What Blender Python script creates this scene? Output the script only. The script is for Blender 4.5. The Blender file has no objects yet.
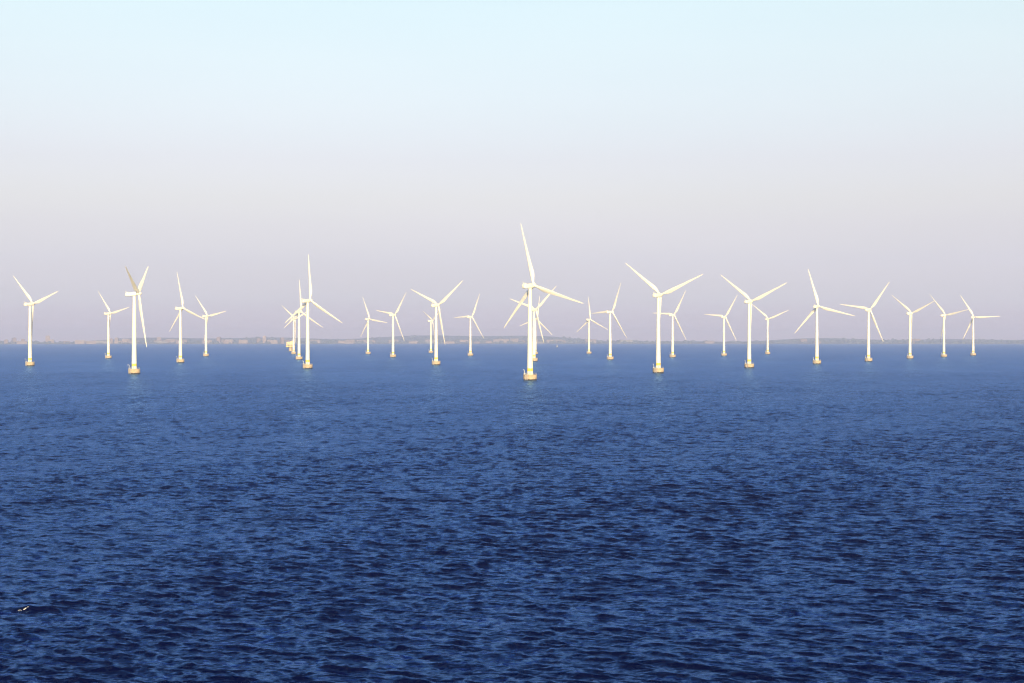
import bpy, bmesh, math, random
import numpy as np
from mathutils import Vector, Matrix

SC = bpy.context.scene
COL = SC.collection
R = math.radians
EARTH = 6.371e6                      # the sea bends away with the real curvature
EYE = 30.0

# ------------------------------------------------------------------ camera
cam = bpy.data.cameras.new("camera")
cam.sensor_width = 36.0
cam.lens = 36.0 * 1500.0 / 1024.0
cam.clip_start = 0.5
cam.clip_end = 80000.0
cam_o = bpy.data.objects.new("camera", cam)
COL.objects.link(cam_o)
cam_o.location = (0, 0, EYE)
cam_o.rotation_euler = (R(90) - 3.2 / 1500.0, 0, 0)
SC.camera = cam_o

# ------------------------------------------------------------------ sky, sun, exposure
SUN_AZ, SUN_EL = R(174), R(11.5)       # low, behind the viewer's right shoulder
w = bpy.data.worlds.new("World")
SC.world = w
w.use_nodes = True
nt = w.node_tree
nt.nodes.clear()
out = nt.nodes.new("ShaderNodeOutputWorld")
bg = nt.nodes.new("ShaderNodeBackground")
bg.inputs[1].default_value = 0.1
sky = nt.nodes.new("ShaderNodeTexSky")
sky.sky_type = 'NISHITA'
sky.sun_disc = False
sky.sun_elevation = SUN_EL
sky.sun_rotation = SUN_AZ
sky.air_density = 1.0
sky.dust_density = 4.0
sky.ozone_density = 2.0
# a thin veil of high haze that whitens the lowest part of the sky
tc = nt.nodes.new("ShaderNodeTexCoord")
sep = nt.nodes.new("ShaderNodeSeparateXYZ")
ramp = nt.nodes.new("ShaderNodeValToRGB")
ramp.color_ramp.interpolation = 'LINEAR'
VEIL = [(0.0, (3.6, 2.9, 4.2)), (0.01, (3.0, 2.75, 3.35)), (0.0255, (2.75, 2.7, 3.25)), (0.052, (2.2, 2.0, 2.7)),
        (0.0733, (2.0, 1.57, 2.1)), (0.0918, (1.95, 1.4, 1.65)), (0.118, (1.9, 1.26, 1.4)), (0.150, (2.0, 1.5, 1.33)),
        (0.182, (2.05, 1.7, 1.28)), (0.2168, (2.06, 1.9, 1.3)), (0.30, (0.5, 0.4, 0.3)), (0.38, (0.0, 0.0, 0.0))]
el = ramp.color_ramp.elements
while len(el) < len(VEIL):
    el.new(0.5)
for e, (p, c) in zip(el, VEIL):
    e.position = p
    e.color = (c[0], c[1], c[2], 1)
add = nt.nodes.new("ShaderNodeVectorMath")
add.operation = 'ADD'
nt.links.new(tc.outputs["Generated"], sep.inputs[0])
nt.links.new(sep.outputs[2], ramp.inputs[0])
nt.links.new(sky.outputs[0], add.inputs[0])
mpv = nt.nodes.new("ShaderNodeMapping")
mpv.inputs["Scale"].default_value = (1.6, 1.6, 9.0)
nv = nt.nodes.new("ShaderNodeTexNoise")
nv.inputs["Scale"].default_value = 1.0
nv.inputs["Detail"].default_value = 5
mrv = nt.nodes.new("ShaderNodeMapRange")
mrv.inputs["From Min"].default_value = 0.25
mrv.inputs["From Max"].default_value = 0.75
mrv.inputs["To Min"].default_value = 0.93
mrv.inputs["To Max"].default_value = 1.07
scv = nt.nodes.new("ShaderNodeVectorMath")
scv.operation = 'SCALE'
nt.links.new(tc.outputs["Generated"], mpv.inputs[0])
nt.links.new(mpv.outputs[0], nv.inputs["Vector"])
nt.links.new(nv.outputs["Fac"], mrv.inputs["Value"])
nt.links.new(ramp.outputs[0], scv.inputs[0])
nt.links.new(mrv.outputs[0], scv.inputs["Scale"])
nt.links.new(scv.outputs[0], add.inputs[1])
nt.links.new(add.outputs[0], bg.inputs[0])
nt.links.new(bg.outputs[0], out.inputs[0])

sun = bpy.data.lights.new("sun", 'SUN')
sun.energy = 3.1
sun.angle = R(0.5)
sun.color = (1.0, 0.80, 0.47)
sun_o = bpy.data.objects.new("sun", sun)
COL.objects.link(sun_o)
sv = Vector((math.sin(SUN_AZ) * math.cos(SUN_EL), math.cos(SUN_AZ) * math.cos(SUN_EL), math.sin(SUN_EL)))
sun_o.rotation_euler = (-sv).to_track_quat('-Z', 'Y').to_euler()
sun_o.location = sv * 200

vs = SC.view_settings
vs.view_transform = 'Standard'
vs.look = 'None'
vs.gamma = 1.0
vs.use_curve_mapping = False
vs.exposure = 1.0
SC.render.engine = 'CYCLES'
SC.cycles.max_bounces = 6
SC.cycles.volume_bounces = 1
SC.cycles.use_denoising = True
SC.cycles.filter_width = 1.25
SC.cycles.use_adaptive_sampling = False

# ------------------------------------------------------------------ helpers
def drop(x, y):
    return -(x * x + y * y) / (2 * EARTH)

def tag(o, label=None, cat=None, group=None, kind=None):
    if label: o["label"] = label
    if cat: o["category"] = cat
    if group: o["group"] = group
    if kind: o["kind"] = kind
    return o

def link(o, parent=None):
    COL.objects.link(o)
    if parent is not None:
        o.parent = parent
    return o

def mesh_obj(name, bm, mat, parent=None, smooth=None):
    bmesh.ops.recalc_face_normals(bm, faces=bm.faces)
    me = bpy.data.meshes.new(name)
    bm.to_mesh(me)
    bm.free()
    me.materials.append(mat)
    if smooth is not None:
        me.polygons.foreach_set("use_smooth", [True] * len(me.polygons))
        me.set_sharp_from_angle(angle=R(smooth))
    return link(bpy.data.objects.new(name, me), parent)

def empty(name, loc):
    o = bpy.data.objects.new(name, None)
    o.empty_display_size = 2
    o.location = loc
    return link(o)

def lathe(bm, prof, n=32, cx=0, cy=0):
    rings = []
    for r, z in prof:
        rings.append([bm.verts.new((cx + r * math.cos(2 * math.pi * i / n), cy + r * math.sin(2 * math.pi * i / n), z))
                      for i in range(n)])
    for a, b in zip(rings, rings[1:]):
        for i in range(n):
            bm.faces.new((a[i], a[(i + 1) % n], b[(i + 1) % n], b[i]))
    bm.faces.new(rings[0][::-1])
    bm.faces.new(rings[-1])

def box(bm, c, s, mat=None):
    m = Matrix.Translation(c)
    r = bmesh.ops.create_cube(bm, size=1.0)
    for v in r["verts"]:
        v.co = m @ Vector((v.co.x * s[0], v.co.y * s[1], v.co.z * s[2]))
        if mat is not None:
            v.co = mat @ v.co

def tube(bm, pts, r, n=8, closed=False):
    pts = [Vector(p) for p in pts]
    rings = []
    m = len(pts)
    for i, p in enumerate(pts):
        if closed:
            t = pts[(i + 1) % m] - pts[i - 1]
        else:
            t = pts[min(i + 1, m - 1)] - pts[max(i - 1, 0)]
        t.normalize()
        up = Vector((0, 0, 1)) if abs(t.z) < 0.9 else Vector((1, 0, 0))
        a = t.cross(up).normalized()
        b = t.cross(a)
        rings.append([bm.verts.new(p + (a * math.cos(2 * math.pi * k / n) + b * math.sin(2 * math.pi * k / n)) * r)
                      for k in range(n)])
    for i in range(m if closed else m - 1):
        A, B = rings[i], rings[(i + 1) % m]
        for k in range(n):
            bm.faces.new((A[k], A[(k + 1) % n], B[(k + 1) % n], B[k]))
    if not closed:
        bm.faces.new(rings[0])
        bm.faces.new(rings[-1][::-1])

# ------------------------------------------------------------------ materials
def new_mat(name):
    m = bpy.data.materials.new(name)
    m.use_nodes = True
    n = m.node_tree
    p = n.nodes["Principled BSDF"]
    return m, n, p

def paint(name, col, rough=0.45, var=0.06, scale=0.35, streak=True):
    """weathered paint: broad stains, faint vertical streaks"""
    m, n, p = new_mat(name)
    t = n.nodes.new("ShaderNodeTexCoord")
    mp = n.nodes.new("ShaderNodeMapping")
    mp.inputs["Scale"].default_value = (1, 1, 0.12 if streak else 1)
    nz = n.nodes.new("ShaderNodeTexNoise")
    nz.inputs["Scale"].default_value = scale
    nz.inputs["Detail"].default_value = 6
    rp = n.nodes.new("ShaderNodeValToRGB")
    rp.color_ramp.elements[0].position = 0.3
    rp.color_ramp.elements[0].color = (*[max(0, c * (1 - var * 2)) for c in col], 1)
    rp.color_ramp.elements[1].position = 0.6
    rp.color_ramp.elements[1].color = (*col, 1)
    n.links.new(t.outputs["Object"], mp.inputs[0])
    n.links.new(mp.outputs[0], nz.inputs["Vector"])
    n.links.new(nz.outputs["Fac"], rp.inputs[0])
    n.links.new(rp.outputs[0], p.inputs["Base Color"])
    p.inputs["Roughness"].default_value = rough
    return m

M_WHITE = paint("turbine_white_paint", (0.80, 0.79, 0.69), 0.4, 0.03)
M_BLADE = paint("blade_gelcoat", (0.80, 0.79, 0.70), 0.35, 0.03, 0.1, False)
M_YELLOW = paint("yellow_marking_paint", (0.80, 0.60, 0.05), 0.45, 0.05)
M_STEEL = paint("galvanised_steel", (0.42, 0.42, 0.40), 0.5, 0.1, 2.0)
M_DARK = paint("dark_grey_paint", (0.06, 0.065, 0.07), 0.5, 0.1, 1.0)

def concrete_mat():
    m, n, p = new_mat("sea_stained_concrete")
    t = n.nodes.new("ShaderNodeTexCoord")
    nz = n.nodes.new("ShaderNodeTexNoise")
    nz.inputs["Scale"].default_value = 0.8
    nz.inputs["Detail"].default_value = 8
    rp = n.nodes.new("ShaderNodeValToRGB")
    rp.color_ramp.elements[0].position = 0.35
    rp.color_ramp.elements[0].color = (0.38, 0.29, 0.18, 1)
    rp.color_ramp.elements[1].position = 0.65
    rp.color_ramp.elements[1].color = (0.54, 0.43, 0.28, 1)
    # wet, weed covered splash zone at the waterline
    sp = n.nodes.new("ShaderNodeSeparateXYZ")
    ad = n.nodes.new("ShaderNodeMath"); ad.operation = 'MULTIPLY_ADD'
    ad.inputs[1].default_value = 0.9
    mr = n.nodes.new("ShaderNodeMapRange")
    mr.inputs["From Min"].default_value = 0.9
    mr.inputs["From Max"].default_value = 1.5
    mx = n.nodes.new("ShaderNodeMix"); mx.data_type = 'RGBA'
    mx.inputs[6].default_value = (0.045, 0.04, 0.03, 1)
    n.links.new(t.outputs["Object"], nz.inputs["Vector"])
    n.links.new(t.outputs["Object"], sp.inputs[0])
    n.links.new(nz.outputs["Fac"], rp.inputs[0])
    n.links.new(nz.outputs["Fac"], ad.inputs[0])
    n.links.new(sp.outputs[2], ad.inputs[2])
    n.links.new(ad.outputs[0], mr.inputs["Value"])
    n.links.new(mr.outputs[0], mx.inputs[0])
    n.links.new(rp.outputs[0], mx.inputs[7])
    n.links.new(mx.outputs[2], p.inputs["Base Color"])
    p.inputs["Roughness"].default_value = 0.8
    bp = n.nodes.new("ShaderNodeBump")
    bp.inputs["Strength"].default_value = 0.3
    bp.inputs["Distance"].default_value = 0.05
    n.links.new(nz.outputs["Fac"], bp.inputs["Height"])
    n.links.new(bp.outputs[0], p.inputs["Normal"])
    return m
M_CONC = concrete_mat()

def sea_mat():
    m, n, p = new_mat("open_sea_water")
    t = n.nodes.new("ShaderNodeTexCoord")
    # wind patches: where gusts ruffle the water more
    mpw = n.nodes.new("ShaderNodeMapping")
    mpw.inputs["Rotation"].default_value = (0, 0, R(-50))
    mpw.inputs["Scale"].default_value = (1.0, 0.35, 1)
    wn = n.nodes.new("ShaderNodeTexNoise")
    wn.inputs["Scale"].default_value = 0.010
    wn.inputs["Detail"].default_value = 6
    n.links.new(t.outputs["Object"], mpw.inputs[0])
    n.links.new(mpw.outputs[0], wn.inputs["Vector"])
    gust = n.nodes.new("ShaderNodeMapRange")
    gust.inputs["From Min"].default_value = 0.35
    gust.inputs["From Max"].default_value = 0.65
    gust.inputs["To Min"].default_value = 0.62
    gust.inputs["To Max"].default_value = 1.25
    n.links.new(wn.outputs["Fac"], gust.inputs["Value"])
    # small ripples, crests lying across the wind
    mp = n.nodes.new("ShaderNodeMapping")
    mp.inputs["Rotation"].default_value = (0, 0, R(22))
    mp.inputs["Scale"].default_value = (0.42, 1.0, 1.0)
    n.links.new(t.outputs["Object"], mp.inputs[0])
    # ripples as a slope field, so that they stay rough at every distance
    prev = None
    for sc_, k_ in ((0.05, 0.13), (0.11, 0.12), (0.24, 0.18), (0.6, 0.38), (1.5, 0.55), (3.4, 0.50), (8.0, 0.25)):
        nz = n.nodes.new("ShaderNodeTexNoise")
        nz.inputs["Scale"].default_value = sc_
        nz.inputs["Detail"].default_value = 2
        n.links.new(mp.outputs[0] if sc_ > 0.2 else t.outputs["Object"], nz.inputs["Vector"])
        ma = n.nodes.new("ShaderNodeVectorMath"); ma.operation = 'MULTIPLY_ADD'
        ma.inputs[1].default_value = (2 * k_ * 0.8, 2 * k_, 0)
        ma.inputs[2].default_value = (-k_ * 0.8, -k_, 0)
        n.links.new(nz.outputs["Color"], ma.inputs[0])
        if prev is not None:
            ad = n.nodes.new("ShaderNodeVectorMath"); ad.operation = 'ADD'
            n.links.new(prev.outputs[0], ad.inputs[0]); n.links.new(ma.outputs[0], ad.inputs[1])
            prev = ad
        else:
            prev = ma
    sc_n = n.nodes.new("ShaderNodeVectorMath"); sc_n.operation = 'SCALE'
    n.links.new(prev.outputs[0], sc_n.inputs[0])
    n.links.new(gust.outputs[0], sc_n.inputs["Scale"])
    geo = n.nodes.new("ShaderNodeNewGeometry")
    an = n.nodes.new("ShaderNodeVectorMath"); an.operation = 'ADD'
    n.links.new(geo.outputs["Normal"], an.inputs[0]); n.links.new(sc_n.outputs[0], an.inputs[1])
    nn = n.nodes.new("ShaderNodeVectorMath"); nn.operation = 'NORMALIZE'
    n.links.new(an.outputs[0], nn.inputs[0])
    # deep blue water body under a glossy skin; the blue water also tints what it mirrors
    n.nodes.remove(p)
    body = n.nodes.new("ShaderNodeBsdfDiffuse")
    body.inputs["Color"].default_value = (0.0001, 0.0010, 0.022, 1)
    skin = n.nodes.new("ShaderNodeBsdfGlossy")
    skin.inputs["Color"].default_value = (0.245, 0.47, 0.96, 1)
    skin.inputs["Roughness"].default_value = 0.10
    def M(op, x, y=None):
        q = n.nodes.new("ShaderNodeMath"); q.operation = op
        for i_, v in enumerate((x, y)):
            if v is None: continue
            if isinstance(v, (int, float)): q.inputs[i_].default_value = v
            else: n.links.new(v, q.inputs[i_])
        return q.outputs[0]
    # facets that turn their back are hidden by the wave in front: lean them just into view
    dt = n.nodes.new("ShaderNodeVectorMath"); dt.operation = 'DOT_PRODUCT'
    n.links.new(nn.outputs[0], dt.inputs[0]); n.links.new(geo.outputs["Incoming"], dt.inputs[1])
    lean = M('MAXIMUM', M('SUBTRACT', 0.05, dt.outputs["Value"]), 0.0)
    lv = n.nodes.new("ShaderNodeVectorMath"); lv.operation = 'SCALE'
    n.links.new(geo.outputs["Incoming"], lv.inputs[0]); n.links.new(lean, lv.inputs["Scale"])
    l2 = n.nodes.new("ShaderNodeVectorMath"); l2.operation = 'ADD'
    n.links.new(nn.outputs[0], l2.inputs[0]); n.links.new(lv.outputs[0], l2.inputs[1])
    nv = n.nodes.new("ShaderNodeVectorMath"); nv.operation = 'NORMALIZE'
    n.links.new(l2.outputs[0], nv.inputs[0])
    # Fresnel of a rough sea: Schlick, levelling off towards grazing view
    d2 = n.nodes.new("ShaderNodeVectorMath"); d2.operation = 'DOT_PRODUCT'
    n.links.new(nv.outputs[0], d2.inputs[0]); n.links.new(geo.outputs["Incoming"], d2.inputs[1])
    cs = M('SQRT', M('ADD', M('POWER', M('MAXIMUM', d2.outputs["Value"], 0.0), 2.0), 0.010))
    om = M('MAXIMUM', M('SUBTRACT', 1.0, cs), 0.0)
    fres = M('ADD', M('MULTIPLY', M('POWER', om, 5.0), 0.98), 0.02)
    mix = n.nodes.new("ShaderNodeMixShader")
    n.links.new(nv.outputs[0], body.inputs["Normal"])
    n.links.new(nv.outputs[0], skin.inputs["Normal"])
    n.links.new(fres, mix.inputs[0])
    n.links.new(body.outputs[0], mix.inputs[1])
    n.links.new(skin.outputs[0], mix.inputs[2])
    n.links.new(mix.outputs[0], n.nodes["Material Output"].inputs["Surface"])
    return m
M_SEA = sea_mat()

# ------------------------------------------------------------------ the sea (one sheet, polar level of detail)
rng = np.random.RandomState(7)
WIND = R(211)                         # the chop runs towards the viewer's left, with the wind
NW = 84
lam = np.exp(np.linspace(math.log(0.65), math.log(7.0), NW)) * np.exp(rng.uniform(-.03, .03, NW))
kk = 2 * np.pi / lam
spread = rng.normal(0, R(27), NW)
th = WIND + spread
kx, ky = np.sin(th) * kk, np.cos(th) * kk
shape = np.exp(-0.5 * (np.log(lam / 1.8) / 0.78) ** 2) * 0.9 + 0.22
slope = shape / np.sqrt(np.sum(shape ** 2) / 2) * 0.215      # rms slope of the modelled waves
amp = slope / kk
ph = rng.uniform(0, 2 * np.pi, NW)

CREST = (-52.8, 165.5)
def waves(x, y, dr, dl, rad):
    """Gerstner sum; waves too short for the local mesh step are left to the material's ripples"""
    dz = np.zeros_like(x); dx = np.zeros_like(x); dy = np.zeros_like(x)
    rx, ry = np.sin(rad), np.cos(rad)
    # gust patches swell and calm the chop slowly over the water
    g = 1 + 0.16 * np.sin(x * 0.021 + y * 0.013 + 1.0) * np.sin(y * 0.017 - x * 0.008) + 0.15 * np.sin(x * 0.05 - y * 0.031 + 2.2)
    for i in range(NW):
        cr = np.abs(kx[i] * rx + ky[i] * ry) / kk[i]
        ct = np.abs(kx[i] * ry - ky[i] * rx) / kk[i]
        step = np.maximum(cr * dr, ct * dl)
        f = np.clip((lam[i] / step - 1.7) / 1.6, 0, 1)
        f = f * f * (3 - 2 * f)
        a = amp[i] * f * g
        p_ = kx[i] * x + ky[i] * y + ph[i]
        c, s = np.cos(p_), np.sin(p_)
        dz += a * c
        dx -= 0.95 * a * s * kx[i] / kk[i]
        dy -= 0.95 * a * s * ky[i] / kk[i]
    # one steeper wave, just about to break
    u = (x - CREST[0]) * math.sin(R(190)) + (y - CREST[1]) * math.cos(R(190))
    v = (x - CREST[0]) * math.cos(R(190)) - (y - CREST[1]) * math.sin(R(190)) + 0.15 * np.sin(x * 2.1)
    dz += 0.5 * np.exp(-(v / 3.2) ** 2) * np.exp(-np.where(u > 0, (u / 0.55) ** 2, (u / 1.6) ** 2))
    return dx, dy, dz

def build_sea():
    r = [4.0]
    while r[-1] < 24000:
        d = r[-1]
        if d < 85: st = 4.0
        elif d < 1400: st = 0.0013 * d
        elif d < 5000: st = 0.0045 * d
        else: st = 0.02 * d
        r.append(d + st)
    r = np.array(r)
    dense = np.arange(R(-25), R(25) + 1e-6, 0.0011)
    coarse = np.linspace(R(25), R(335), 104)[1:-1]
    ang = np.concatenate([dense, coarse])
    nr, na = len(r), len(ang)
    dang = np.concatenate([np.full(len(dense), 0.0011), np.full(len(coarse), R(3))])
    drr = np.gradient(r)
    A, RR = np.meshgrid(ang, r)
    x = (np.sin(A) * RR).ravel(); y = (np.cos(A) * RR).ravel()
    dr = np.repeat(drr, na); dl = (RR * dang[None, :]).ravel()
    dx = np.zeros_like(x); dy = np.zeros_like(x); dz = np.zeros_like(x)
    sel = (np.minimum(dr, dl) < 8) & (x * x + y * y < 7000 ** 2) & (np.abs(np.tile(ang, nr)) < R(25.1))
    dx[sel], dy[sel], dz[sel] = waves(x[sel], y[sel], dr[sel], dl[sel], np.tile(ang, nr)[sel])
    z = dz + drop(x, y)
    co = np.stack([x + dx, y + dy, z], 1)
    co = np.concatenate([co, [[0, 0, 0]]]).astype(np.float32)
    i = np.arange(nr - 1)[:, None] * na + np.arange(na)[None, :]
    j = np.arange(nr - 1)[:, None] * na + (np.arange(na)[None, :] + 1) % na
    q = np.stack([i, i + na, j + na, j], -1).reshape(-1, 4)
    a0 = np.arange(na)
    tri = np.stack([np.full(na, nr * na), a0, (a0 + 1) % na], 1)
    me = bpy.data.meshes.new("sea")
    nv, nq, ntv = len(co), len(q), len(tri)
    me.vertices.add(nv)
    me.vertices.foreach_set("co", co.ravel())
    me.loops.add(nq * 4 + ntv * 3)
    me.loops.foreach_set("vertex_index", np.concatenate([q.ravel(), tri.ravel()]).astype(np.int32))
    me.polygons.add(nq + ntv)
    ls = np.concatenate([np.arange(nq) * 4, nq * 4 + np.arange(ntv) * 3]).astype(np.int32)
    me.polygons.foreach_set("loop_start", ls)
    me.polygons.foreach_set("use_smooth", np.ones(nq + ntv, dtype=bool))
    me.update(calc_edges=True)
    me.materials.append(M_SEA)
    o = link(bpy.data.objects.new("sea", me))
    tag(o, kind="structure")
    print("sea verts", nv)
    return o
build_sea()

# a few flakes of foam where that steep wave breaks
M_FOAM = paint("sea_foam", (0.50, 0.50, 0.50), 0.9, 0.1, 6.0, False)
def build_foam():
    r_ = np.random.RandomState(3)
    b = bmesh.new()
    for i in range(9):
        big = i < 2
        cx = CREST[0] - 1.1 + r_.normal(0, 0.07 if big else 0.5)
        cy = CREST[1] - 0.25 + r_.normal(0, 0.02 if big else 0.05)
        sx, sy = (r_.uniform(0.08, 0.15), r_.uniform(0.04, 0.07)) if big else (r_.uniform(0.03, 0.07), r_.uniform(0.015, 0.03))
        k = 9
        tt = np.linspace(0, 2 * math.pi, k + 1)[:-1]
        rr = r_.uniform(0.6, 1.15, k)
        px = np.concatenate([[cx], cx + sx * rr * np.cos(tt)]); py = np.concatenate([[cy], cy + sy * rr * np.sin(tt)])
        rad = np.arctan2(px, py)
        dx, dy, dz = waves(px, py, np.full(k + 1, 0.26), np.full(k + 1, 0.19), rad)
        X, Y, Z = px + dx, py + dy, dz + drop(px, py)
        up = np.concatenate([[0.05], np.full(k, 0.02)]) * (1.0 if big else 0.5)
        vt = [b.verts.new((X[j], Y[j], Z[j] + up[j] + 0.02)) for j in range(k + 1)]
        vb = [b.verts.new((X[j], Y[j], Z[j] - 0.03)) for j in range(1, k + 1)]
        for j in range(k):
            j2 = (j + 1) % k
            b.faces.new((vt[0], vt[j + 1], vt[j2 + 1]))
            b.faces.new((vt[j + 1], vb[j], vb[j2], vt[j2 + 1]))
    tag(mesh_obj("sea_foam", b, M_FOAM, None, 60), "white flakes of foam on a breaking wave crest", "foam", kind="stuff")
build_foam()

# ------------------------------------------------------------------ wind turbine prototype
HUB = 68.0
TILT = R(6)

def airfoil(n=18):
    pts = []
    for i in range(n):
        t = 2 * math.pi * i / n
        x = 0.5 * (1 + math.cos(t))
        yt = 5 * (0.2969 * math.sqrt(max(x, 0)) - 0.1260 * x - 0.3516 * x * x + 0.2843 * x ** 3 - 0.1015 * x ** 4)
        pts.append((x - 0.3, yt * (1 if t < math.pi else -1)))
    return pts

def blade_bm():
    """root at the origin, span along +Z, chord along X, thickness along Y (+Y looks upwind)"""
    bm = bmesh.new()
    sec = airfoil()
    n = len(sec)
    st = [(0.9, 1.75, 1.0, 1.0, 14), (1.8, 1.75, 1.0, 1.0, 14), (3.2, 1.9, 0.95, 0.8, 14), (5.0, 2.5, 0.62, 0.4, 13.5), (7.2, 3.25, 0.40, 0.1, 12.5),
          (9.4, 3.5, 0.31, 0, 11), (13, 3.25, 0.26, 0, 8.5), (18, 2.75, 0.235, 0, 6), (24, 2.2, 0.21, 0, 3.8),
          (30, 1.75, 0.19, 0, 2.2), (36, 1.32, 0.18, 0, 1.0), (41, 1.0, 0.17, 0, 0.3), (44.5, 0.72, 0.16, 0, 0),
          (46.0, 0.42, 0.15, 0, 0), (46.5, 0.1, 0.15, 0, 0)]
    rings = []
    for z, c, tk, rnd, tw in st:
        ring = []
        ca, sa = math.cos(R(tw)), math.sin(R(tw))
        off = 0.25 * (z / 46.5) ** 2 * 1.6          # slight upwind pre-bend
        for i, (px, py) in enumerate(sec):
            t = 2 * math.pi * i / n
            ax, ay = px * c, py * c * tk
            bx, by = 0.5 * c * math.cos(t), 0.5 * c * math.sin(t)
            x = ax * (1 - rnd) + bx * rnd
            y = ay * (1 - rnd) + by * rnd
            ring.append(bm.verts.new((x * ca - y * sa, x * sa + y * ca + off, z)))
        rings.append(ring)
    for a, b in zip(rings, rings[1:]):
        for i in range(n):
            bm.faces.new((a[i], a[(i + 1) % n], b[(i + 1) % n], b[i]))
    bm.faces.new(rings[0][::-1])
    bm.faces.new(rings[-1])
    return bm

def make_turbine():
    root = empty("wind_turbine", (0, 0, 0))
    # concrete drum standing in the sea, with a rim and slight taper under water
    b = bmesh.new()
    lathe(b, [(4.15, -3.0), (4.3, -0.3), (4.75, 0.55), (4.9, 0.75), (4.9, 3.55), (5.0, 3.6), (5.0, 3.95), (4.88, 4.0), (2.6, 4.03)], 40)
    fd = mesh_obj("foundation", b, M_CONC, root, 35)
    b = bmesh.new()
    for zz in (4.55, 5.1):
        tube(b, [(4.75 * math.cos(t), 4.75 * math.sin(t), zz) for t in np.linspace(0, 2 * math.pi, 37)[:-1]], 0.035, 6, True)
    for t in np.linspace(0, 2 * math.pi, 19)[:-1]:
        tube(b, [(4.75 * math.cos(t), 4.75 * math.sin(t), 3.98), (4.75 * math.cos(t), 4.75 * math.sin(t), 5.1)], 0.035, 6)
    mesh_obj("railing", b, M_STEEL, fd)
    # ladder and fender tubes down to the landing
    b = bmesh.new()
    for s in (-1, 1):
        tube(b, [(s * 0.9, -5.25, -2.0), (s * 0.9, -5.25, 4.2), (s * 0.9, -4.8, 5.2)], 0.16, 8)
        tube(b, [(s * 0.28, -5.12, -1.0), (s * 0.28, -5.12, 5.1)], 0.05, 6)
    for z in np.arange(-0.8, 5.0, 0.35):
        tube(b, [(-0.28, -5.12, z), (0.28, -5.12, z)], 0.03, 6)
    for z in (1.2, 3.2):
        for s in (-1, 1):
            tube(b, [(s * 0.9, -5.25, z), (s * 0.9, -4.8, z)], 0.1, 6)
    bmesh.ops.rotate(b, verts=b.verts, cent=(0, 0, 0), matrix=Matrix.Rotation(R(-32), 3, "Z"))
    mesh_obj("boat_landing", b, M_STEEL, fd, 40)
    # small davit crane on the left rim
    b = bmesh.new()
    tube(b, [(-4.0, -0.9, 3.9), (-4.0, -0.9, 7.0), (-4.1, -1.2, 7.35), (-4.9, -2.6, 7.7)], 0.13, 8)
    tube(b, [(-4.85, -2.55, 7.68), (-4.85, -2.55, 6.4)], 0.03, 5)
    box(b, (-4.0, -0.9, 4.6), (0.5, 0.5, 0.9))
    mesh_obj("davit_crane", b, M_WHITE, fd, 40)
    # tapered tower in three flanged sections
    b = bmesh.new()
    def tr(z): return 2.12 + (1.2 - 2.12) * ((z - 4) / (HUB - 6.2)) ** 1.05
    prof = [(2.4, 4.0), (2.4, 4.18), (tr(4.2), 4.2)]
    for z in (14, 25.0): prof.append((tr(z), z))
    prof += [(tr(25) + .03, 25.02), (tr(25) + .03, 25.3), (tr(25.3), 25.32), (tr(36), 36), (tr(46), 46), (tr(46) + .03, 46.02), (tr(46) + .03, 46.3),
             (tr(46.3), 46.32), (tr(56), 56), (tr(HUB - 2.2), HUB - 2.2), (1.32, HUB - 2.15), (1.32, HUB - 1.7)]
    lathe(b, prof, 40)
    tw = mesh_obj("tower", b, M_WHITE, root, 35)
    b = bmesh.new()
    lathe(b, [(tr(6.4) + .002, 6.4), (tr(6.4) + .02, 6.42), (tr(8.5) + .02, 8.48), (tr(8.5) + .002, 8.5)], 40)
    mesh_obj("yellow_band", b, M_YELLOW, tw, 35)
    b = bmesh.new()
    box(b, (0, -tr(5.4) - .02, 5.45), (1.0, 0.2, 2.2))
    box(b, (0, -tr(6.6) - .25, 6.66), (1.3, 0.7, 0.08))
    mesh_obj("door", b, M_STEEL, tw)
    # nacelle: rounded box, long axis +Y = upwind
    b = bmesh.new()
    secs = [(-7.4, 1.15, 1.0, -0.05), (-7.15, 1.45, 1.35, 0), (-6.0, 1.6, 1.58, 0), (-2.5, 1.72, 1.72, 0), (0.5, 1.72, 1.72, 0),
            (1.7, 1.6, 1.6, 0), (2.2, 1.42, 1.42, 0)]
    rings = []
    for y, wx, hz, dz in secs:
        ring = []
        for i in range(28):
            t = 2 * math.pi * i / 28
            e = 0.42
            cx_, sz_ = math.cos(t), math.sin(t)
            ring.append(b.verts.new((wx * abs(cx_) ** e * (1 if cx_ >= 0 else -1), y, hz * abs(sz_) ** e * (1 if sz_ >= 0 else -1) + dz)))
        rings.append(ring)
    for A, B in zip(rings, rings[1:]):
        for i in range(28):
            b.faces.new((A[i], A[(i + 1) % 28], B[(i + 1) % 28], B[i]))
    b.faces.new(rings[0]); b.faces.new(rings[-1])
    nac = mesh_obj("nacelle", b, M_WHITE, root, 50)
    nac.location = (0, 0, HUB)
    nac.rotation_euler = (TILT, 0, 0)
    b = bmesh.new()
    tube(b, [(0.5, -6.8, 1.2), (0.5, -7.0, 3.1)], 0.06, 6)
    tube(b, [(-0.5, -6.8, 1.2), (-0.5, -7.0, 3.1)], 0.06, 6)
    tube(b, [(-0.7, -6.98, 2.9), (0.7, -6.98, 2.9)], 0.04, 6)
    lathe(b, [(0.16, 3.05), (0.18, 3.3), (0.1, 3.4)], 8, 0.5, -7.0)
    lathe(b, [(0.16, 3.05), (0.18, 3.3), (0.1, 3.4)], 8, -0.5, -7.0)
    box(b, (0, -5.6, 1.85), (1.9, 1.5, 0.6))
    mesh_obj("sensor_mast", b, M_WHITE, nac, 40)
    # rotor hub with its nose cone, spins about local Y
    b = bmesh.new()
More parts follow.
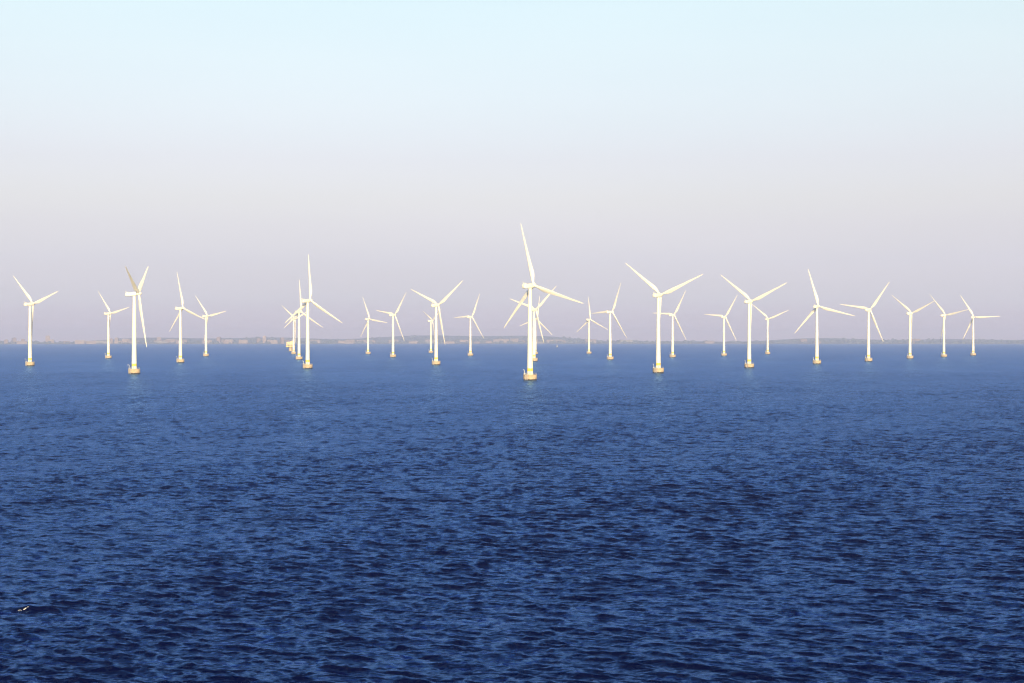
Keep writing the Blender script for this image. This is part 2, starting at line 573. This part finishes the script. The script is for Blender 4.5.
    prof = [(1.35, -1.45), (1.5, -1.2), (1.62, 0.0), (1.55, 0.9), (1.3, 1.6), (0.9, 2.15), (0.45, 2.45), (0.06, 2.55)]
    lathe(b, prof, 32)
    bmesh.ops.rotate(b, verts=b.verts, cent=(0, 0, 0), matrix=Matrix.Rotation(-math.pi / 2, 3, 'X'))
    hub = mesh_obj("rotor_hub", b, M_WHITE, root, 50)
    bd = mesh_obj("blade", blade_bm(), M_BLADE, hub, 50)
    for k in (1, 2):
        c = bd.copy(); COL.objects.link(c)
        c.parent = hub
    place_rotor(root, 0)
    return root

def kids(o):
    return [c for c in COL.objects if c.parent == o]

def copy_tree(o, parent=None):
    c = o.copy()
    COL.objects.link(c)
    c.parent = parent
    for ch in CH[o.name]:
        copy_tree(ch, c)
    return c

OVER = 4.0
CONE = R(1.5)
def place_rotor(root, az, pitch=0.0):
    hub = [c for c in root.children if c.name.startswith("rotor_hub")][0]
    hub.location = (0, OVER, HUB + OVER * math.tan(TILT))
    hub.rotation_euler = (TILT, 0, 0)
    for k, bl in enumerate([c for c in hub.children]):
        # azimuth measured clockwise as the viewer behind the rotor sees it
        bl.rotation_euler = Matrix.Rotation(az + k * 2 * math.pi / 3, 3, 'Y').to_euler()
        m = Matrix.Rotation(az + k * 2 * math.pi / 3, 3, 'Y') @ Matrix.Rotation(-CONE, 3, 'X') @ Matrix.Rotation(pitch, 3, 'Z')
        bl.rotation_euler = m.to_euler()

# east, north, yaw, rotor phase, label
TURBINES = [
 (13.0, 1081.5, 42.6, 107.5, "tallest and nearest turbine, two farther ones hiding behind its tower"),
 (-531.2, 1653.0, 36.2, 73.4, "white turbine at the far left edge, third blade down along its tower"),
 (-612.3, 2275.6, 40.0, 79.3, "small white turbine between the leftmost turbine and the tall side-on one"),
 (-322.2, 1279.2, 89.9, 62.3, "tall white turbine turned side-on, narrow V of blades over its long nacelle"),
 (-416.1, 1882.1, 41.7, 109.6, "white turbine just right of the side-on one, one blade nearly straight up"),
 (-520.0, 2548.6, 37.7, 80.1, "small white turbine at the right end of the left cluster, one blade down its tower"),
 (-205.1, 1505.4, 36.6, 0.2, "front white turbine of the tight receding row, one blade pointing straight up"),
 (-305.0, 2148.2, 38.7, 119.6, "second white turbine of the tight receding row, partly hidden by the front one's blades"),
 (-428.2, 2941.3, 38.1, 66.7, "third and smallest white turbine of the tight receding row, next to the yellowish substation"),
 (-279.9, 2916.5, 39.0, 99.8, "tiny white turbine standing alone right of the tight receding row"),
 (-192.0, 2420.5, 43.2, 39.3, "small white turbine between the tiny lone one and the pair with overlapping towers"),
 (-86.8, 1715.3, 38.1, 54.1, "larger turbine of the overlapping pair left of the tallest, blades in a wide Y"),
 (-171.3, 3169.1, 56.5, 57.1, "tiny turbine half hidden behind the left side of a larger turbine's tower"),
 (-72.6, 2618.6, 43.6, 28.2, "small white turbine just left of the tallest, one blade level to the left"),
 (29.0, 1982.4, 37.8, 48.7, "mid-sized turbine directly behind the tallest, its blade tips showing both sides"),
 (45.5, 2910.2, 38.8, 12.4, "farthest of the three lined-up turbines in the middle, only base and blades visible"),
 (153.6, 2991.8, 41.8, 116.4, "tiny white turbine right of the tallest, blades in an upside-down Y"),
 (140.1, 2140.8, 50.8, 27.1, "white turbine whose level left blade reaches the tiny turbine beside it"),
 (128.2, 1314.7, 38.1, 68.5, "large turbine right of the tallest, two blades raised in a V, third behind its tower"),
 (257.7, 2407.3, 45.0, 33.7, "small turbine close behind the right side of the large V-bladed one"),
 (370.0, 2618.0, 43.0, 35.5, "small turbine just left of the second V-bladed turbine, one blade level to the left"),
 (243.6, 1540.8, 42.3, 67.1, "second V-bladed turbine, slightly smaller, a tiny turbine at its right"),
 (493.5, 2896.0, 38.1, 69.1, "tiny turbine whose left blade meets the hub of the V-bladed turbine beside it"),
 (361.6, 1779.1, 35.6, 105.1, "white turbine with one tall raised blade and one long blade dipping to the right"),
 (470.0, 1977.3, 42.7, 39.3, "white turbine with a nearly level left blade, right of the tall-bladed one"),
 (598.1, 2254.2, 52.9, 67.2, "third turbine from the right edge, two blades raised in a wide V"),
 (705.3, 2449.4, 53.7, 79.0, "second turbine from the right edge, right blade almost touching the last turbine"),
 (820.2, 2667.7, 36.3, 88.7, "last turbine at the right edge, one blade level to the right"),
]
proto = make_turbine()
CH = {}
def index(o):
    CH[o.name] = list(o.children)
    for c in o.children:
        index(c)
bpy.context.view_layer.update()
index(proto)
for i, (X, Y, yaw, az, label) in enumerate(TURBINES):
    t = proto if i == len(TURBINES) - 1 else copy_tree(proto)
    t.location = (X, Y, drop(X, Y))
    t.rotation_euler = (0, 0, -R(yaw))
    tag(t, label, "wind turbine", "white wind turbines standing in the sea")
bpy.context.view_layer.update()
for i, t in enumerate([o for o in COL.objects if o.name.startswith("wind_turbine")]):
    az = [q[3] for q in TURBINES if q[4] == t["label"]][0]
    place_rotor(t, R(az), R(-65) if 'turned side-on, narrow' in t["label"] else 0.0)   # that one stands parked, blades feathered

# the foundations' landings and cranes face the viewer's side in the photograph, whatever the yaw
for o in COL.objects:
    if o.name.startswith("foundation"):
        o.rotation_euler = (0, 0, -o.parent.rotation_euler[2])
for o in COL.objects:
    if o.name.startswith("tower"):
        o.rotation_euler = (0, 0, -o.parent.rotation_euler[2])

# ------------------------------------------------------------------ transformer platform
M_SUB = paint("pale_yellow_cladding", (0.62, 0.50, 0.30), 0.6, 0.08, 0.2)
M_SUBR = paint("grey_roof_sheet", (0.5, 0.47, 0.4), 0.6, 0.1, 0.2)
def substation(X, Y):
    root = empty("transformer_platform", (X, Y, drop(X, Y)))
    tag(root, "pale yellow transformer platform on a concrete column behind the tight receding turbine row", "offshore substation")
    b = bmesh.new()
    lathe(b, [(4.6, -2), (4.6, 0.6), (4.2, 1.0), (4.0, 8.2), (5.4, 10.0), (5.4, 10.4)], 24)
    mesh_obj("column", b, M_CONC, root, 35)
    b = bmesh.new()
    box(b, (0, 0, 10.75), (20.5, 18.0, 0.7))
    for x in np.linspace(-9.5, 9.5, 6):
        box(b, (x, 0, 10.2), (0.4, 17, 0.45))
    dk = mesh_obj("deck", b, M_YELLOW, root)
    b = bmesh.new()
    for zz in (11.7, 12.2):
        tube(b, [(-10.1, -8.9, zz), (10.1, -8.9, zz), (10.1, 8.9, zz), (-10.1, 8.9, zz)], 0.05, 6, True)
    mesh_obj("railing", b, M_YELLOW, dk)
    b = bmesh.new()
    box(b, (0, 0, 14.1), (18.6, 16.0, 6.0))
    box(b, (-0.8, 0, 19.7), (16.0, 14.0, 5.2))
    box(b, (3.5, 2, 23.3), (7.0, 8.0, 2.0))
    bmesh.ops.bevel(b, geom=list(b.edges), offset=0.12, segments=1, affect='EDGES')
    hs = mesh_obj("topside", b, M_SUB, root)
    for j in range(5):
        b = bmesh.new()
        box(b, (-7 + j * 3.4, -8.03, 14.2), (2.2, 0.2, 2.4))
        mesh_obj("louvre", b, M_DARK, hs)
    b = bmesh.new()
    box(b, (-0.8, 0, 22.45), (16.6, 14.6, 0.25))
    mesh_obj("roof", b, M_SUBR, hs)
    b = bmesh.new()
    tube(b, [(-6, -5, 22.5), (-6, -5, 27.5)], 0.1, 6)
    tube(b, [(7.5, -5, 11), (7.5, -5, 24.5), (4.0, -7, 26.0)], 0.22, 8)
    mesh_obj("crane_mast", b, M_WHITE, root, 40)
substation(-536.0, 3630.0)

# ------------------------------------------------------------------ sailing boat near the horizon
M_SAIL = paint("grey_sailcloth", (0.42, 0.42, 0.44), 0.7, 0.05, 0.5)
def sail_boat(X, Y):
    root = empty("sailing_boat", (X, Y, drop(X, Y)))
    root.rotation_euler = (0, 0, R(35))
    root.scale = (0.8, 0.8, 0.8)
    tag(root, "tiny white sailing boat near the horizon, right of the tallest turbine", "sailing boat")
    b = bmesh.new()
    secs = [(-5.5, 1.1, 0.0), (-3, 1.6, -0.4), (0, 1.8, -0.55), (3, 1.35, -0.4), (5, 0.6, 0.0), (6.2, 0.06, 0.8)]
    rings = []
    for x, hw, zb in secs:
        top = 1.15 + 0.012 * x * x
        rings.append([b.verts.new(p) for p in ((x, -hw, top), (x, -hw * 0.85, zb + 0.5), (x, 0, zb), (x, hw * 0.85, zb + 0.5), (x, hw, top))])
    for A, B in zip(rings, rings[1:]):
        for k in range(4):
            b.faces.new((A[k], A[k + 1], B[k + 1], B[k]))
        b.faces.new((A[4], A[0], B[0], B[4]))
    b.faces.new(rings[0]); b.faces.new(rings[-1])
    mesh_obj("hull", b, M_DARK, root, 40)
    b = bmesh.new()
    box(b, (-0.6, 0, 1.5), (4.2, 1.9, 0.7))
    mesh_obj("cabin", b, M_WHITE, root)
    b = bmesh.new()
    tube(b, [(0.8, 0, 1.0), (0.8, 0, 16.2)], 0.09, 6)
    tube(b, [(0.8, 0, 2.6), (-4.4, 0.9, 2.6)], 0.08, 6)
    mesh_obj("mast", b, M_STEEL, root)
    for nm, c in (("mainsail", [(0.7, 0, 2.8), (-4.3, 0.85, 2.8), (0.7, 0, 15.8)]), ("jib", [(6.0, 0, 1.8), (0.4, 0.9, 2.2), (0.9, 0, 13.5)])):
        b = bmesh.new()
        P, Q, S = [Vector(v) for v in c]
        N = 8
        g = []
        for i in range(N + 1):
            row = []
            for j in range(N + 1 - i):
                u, v = i / N, j / N
                p = P * (1 - u - v) + Q * u + S * v
                p.y += 2.2 * u * (1 - u - v) + 0.4 * u * v
                row.append(b.verts.new(p))
            g.append(row)
        for i in range(N):
            for j in range(N - i):
                b.faces.new((g[i][j], g[i + 1][j], g[i][j + 1]))
                if j < N - i - 1:
                    b.faces.new((g[i + 1][j], g[i + 1][j + 1], g[i][j + 1]))
        r = bmesh.ops.solidify(b, geom=list(b.faces), thickness=0.03)
        mesh_obj(nm, b, M_SAIL, root, 60)
sail_boat(160.0, 5330.0)

# ------------------------------------------------------------------ far shore
random.seed(11)
def land_mat():
    m, n, p = new_mat("far_shore_land")
    t = n.nodes.new("ShaderNodeTexCoord")
    nz = n.nodes.new("ShaderNodeTexNoise")
    nz.inputs["Scale"].default_value = 0.008
    nz.inputs["Detail"].default_value = 5
    rp = n.nodes.new("ShaderNodeValToRGB")
    rp.color_ramp.elements[0].position = 0.4
    rp.color_ramp.elements[0].color = (0.07, 0.10, 0.10, 1)
    rp.color_ramp.elements[1].position = 0.6
    rp.color_ramp.elements[1].color = (0.17, 0.165, 0.16, 1)
    n.links.new(t.outputs["Object"], nz.inputs["Vector"])
    n.links.new(nz.outputs["Fac"], rp.inputs[0])
    n.links.new(rp.outputs[0], p.inputs["Base Color"])
    p.inputs["Roughness"].default_value = 0.9
    return m
M_LAND = land_mat()
M_WOOD = paint("far_wood_foliage", (0.085, 0.11, 0.12), 0.9, 0.2, 0.05, False)
SHORE = 10500.0
def shore_r(a):
    return SHORE + 260 * math.sin(a * 7.3 + 1) + 120 * math.sin(a * 19 + 2.1) + 50 * math.sin(a * 47)
def land_h(a, d):
    up = min(1.0, d / 350.0)
    h = 1.5 + up * (8.5 + 3 * math.sin(a * 11) + 2 * math.sin(a * 31 + 1))
    return h + max(0, d - 500) / 1400.0 * max(2.0, 18 + 13 * math.sin(a * 13 + 2.6) + 8 * math.sin(a * 29 + 2) + 4 * math.sin(a * 71))
b = bmesh.new()
rows = []
DS = [-60, 0, 120, 350, 700, 1200, 1900, 3000]
for i in range(281):
    a = R(-36 + 72 * i / 280)
    r0 = shore_r(a)
    row = []
    for d in DS:
        x, y = math.sin(a) * (r0 + d), math.cos(a) * (r0 + d)
        z = drop(x, y) + (-2 if d < 0 else (0.8 if d == 0 else land_h(a, d)))
        row.append(b.verts.new((x, y, z)))
    rows.append(row)
for A, B in zip(rows, rows[1:]):
    for k in range(len(DS) - 1):
        b.faces.new((A[k], B[k], B[k + 1], A[k + 1]))
tag(mesh_obj("far_shore", b, M_LAND, None, 60), kind="structure")

# the belt of trees along that shore: too far off to count
b = bmesh.new()
ico = [(0, 0, 1), (0.9, 0, 0.45), (0.28, 0.85, 0.45), (-0.72, 0.53, 0.45), (-0.72, -0.53, 0.45), (0.28, -0.85, 0.45)]
for i in range(2000):
    a = R(random.uniform(-30, 30))
    dens = 0.5 + 0.5 * math.sin(a * 23 + 1.3) * math.sin(a * 9 + 0.4)
    if random.random() > 0.25 + 0.75 * dens:
        continue
    d = random.choice((60, 150, 300, 600, 900, 1400, 1900)) * random.uniform(0.7, 1.3)
    r0 = shore_r(a) + d
    x, y = math.sin(a) * r0, math.cos(a) * r0
    z0 = drop(x, y) + land_h(a, d) - 3
    h = random.uniform(8, 19) * (0.65 + 0.6 * dens)
    wd = random.uniform(8, 26)
    ring = []
    top = b.verts.new((x + random.uniform(-2, 2), y, z0 + 3 + h))
    for m in range(7):
        t = 2 * math.pi * m / 7
        q = random.uniform(0.7, 1.15)
        ring.append((b.verts.new((x + wd * q * math.cos(t), y + wd * q * math.sin(t), z0)),
                     b.verts.new((x + wd * q * 0.75 * math.cos(t), y + wd * q * 0.75 * math.sin(t), z0 + 3 + h * random.uniform(0.55, 0.85)))))
    for m in range(7):
        p0, p1 = ring[m], ring[(m + 1) % 7]
        b.faces.new((p0[0], p1[0], p1[1], p0[1]))
        b.faces.new((p0[1], p1[1], top))
tag(mesh_obj("distant_wood", b, M_WOOD), "hazy belt of trees along the far shore", "wood", kind="stuff")

# town buildings on the shore
M_BLD = [paint("pale_render", (0.24, 0.21, 0.20), 0.8, 0.05, 0.05), paint("brick_red_wall", (0.20, 0.165, 0.15), 0.85, 0.08, 0.05),
         paint("grey_wall", (0.20, 0.21, 0.22), 0.8, 0.06, 0.05)]
def block_mesh(kind, wx, dy, h, mat):
    b = bmesh.new()
    box(b, (0, 0, h / 2), (wx, dy, h))
    if kind == 0:                              # flat roofed block: parapet storey, lift housings
        box(b, (0, 0, h + 0.5), (wx * 0.97, dy * 0.94, 1.0))
        for s in (-0.3, 0.25):
            box(b, (wx * s, 0, h + 2.2), (5, 5, 2.6))
        for s in np.linspace(-0.4, 0.4, 5):
            box(b, (wx * s, -dy / 2 - 0.6, h * 0.5), (2.2, 1.2, h * 0.86))
    elif kind == 1:                            # pitched roof
        vs_ = [b.verts.new(p) for p in ((-wx / 2 - .5, -dy / 2 - .6, h + .01), (wx / 2 + .5, -dy / 2 - .6, h + .01), (wx / 2 + .5, dy / 2 + .6, h + .01),
                                         (-wx / 2 - .5, dy / 2 + .6, h + .01), (-wx / 2 - .5, 0, h + dy * .4), (wx / 2 + .5, 0, h + dy * .4))]
        for f in ((0, 1, 5, 4), (2, 3, 4, 5), (1, 2, 5), (3, 0, 4), (3, 2, 1, 0)):
            b.faces.new([vs_[k] for k in f])
        box(b, (wx * 0.3, dy * .1, h + dy * .42), (1.4, 1.4, 3))
    else:                                      # tower block with set-back top
        box(b, (0, 0, h + 1.6), (wx * 0.7, dy * 0.7, 3.2))
        box(b, (wx * 0.15, 0, h + 4.2), (3, 3, 2.2))
        for s in (-0.25, 0.25):
            box(b, (wx * s, -dy / 2 - 0.5, h * 0.5), (wx * 0.2, 1.0, h * 0.94))
    bmesh.ops.recalc_face_normals(b, faces=b.faces)
    me = bpy.data.meshes.new("building")
    b.to_mesh(me); b.free()
    me.materials.append(mat)
    return me
PROTO = [(0, block_mesh(0, 60, 14, 17, M_BLD[0])), (0, block_mesh(0, 90, 14, 12, M_BLD[2])), (1, block_mesh(1, 44, 16, 9, M_BLD[1])),
         (1, block_mesh(1, 70, 24, 10, M_BLD[0])), (2, block_mesh(2, 26, 22, 34, M_BLD[0])), (2, block_mesh(2, 24, 24, 26, M_BLD[1]))]
LAB = {0: ("apartment_block", "long flat-roofed apartment block, faint in the haze on the far shore", "long apartment blocks on the far shore"),
       1: ("shore_building", "low pitched-roof building, faint in the haze on the far shore", "low pitched-roof buildings on the far shore"),
       2: ("tower_block", "upright tower block, faint in the haze on the far shore", "tower blocks on the far shore")}
spots = []
for i in range(95):
    u = random.random()
    if u < 0.55: px = random.uniform(-10, 270)
    elif u < 0.82: px = random.uniform(270, 560)
    else: px = random.uniform(560, 1030)
    a = math.atan((px - 512) / 1500.0)
    d = random.choice((40, 90, 160, 280, 450)) * random.uniform(0.8, 1.2)
    if px < 300: kd = random.choice((0, 0, 1, 2, 3, 4, 5))
    elif px < 560: kd = random.choice((0, 1, 2, 3, 3))
    else: kd = random.choice((1, 2, 2, 3))
    x, y = math.sin(a) * (shore_r(a) + d), math.cos(a) * (shore_r(a) + d)
    wd = (60, 90, 44, 70, 26, 24)[kd]
    if any((x - q[0]) ** 2 + (y - q[1]) ** 2 < ((wd + q[2]) * 0.55) ** 2 for q in spots):
        continue
    spots.append((x, y, wd))
    cls, me = PROTO[kd]
    nm, lb, gr = LAB[cls]
    o = link(bpy.data.objects.new(nm, me))
    o.location = (x, y, drop(x, y) + land_h(a, d) - 1.5)
    o.rotation_euler = (0, 0, -a + random.uniform(-0.4, 0.4))
    s = random.uniform(0.85, 1.15)
    o.scale = (s, s, random.uniform(0.9, 1.5))
    tag(o, lb, "building", gr)

# ------------------------------------------------------------------ haze: one closed box of even air
m = bpy.data.materials.new("sea_haze")
m.use_nodes = True
n = m.node_tree
n.nodes.clear()
mo = n.nodes.new("ShaderNodeOutputMaterial")
pv = n.nodes.new("ShaderNodeVolumePrincipled")
pv.inputs["Color"].default_value = (0.45, 0.58, 0.98, 1)
pv.inputs["Absorption Color"].default_value = (0.207, 0.1225, 0.0, 1)   # blue fades first, as in real air
pv.inputs["Density"].default_value = 1.1e-4
pv.inputs["Anisotropy"].default_value = 0.0
n.links.new(pv.outputs[0], mo.inputs["Volume"])
b = bmesh.new()
box(b, (0, 0, (150.0 - 60.0) / 2), (52000, 52000, 210))
tag(mesh_obj("haze", b, m), "pale haze over the sea", "haze", kind="stuff")
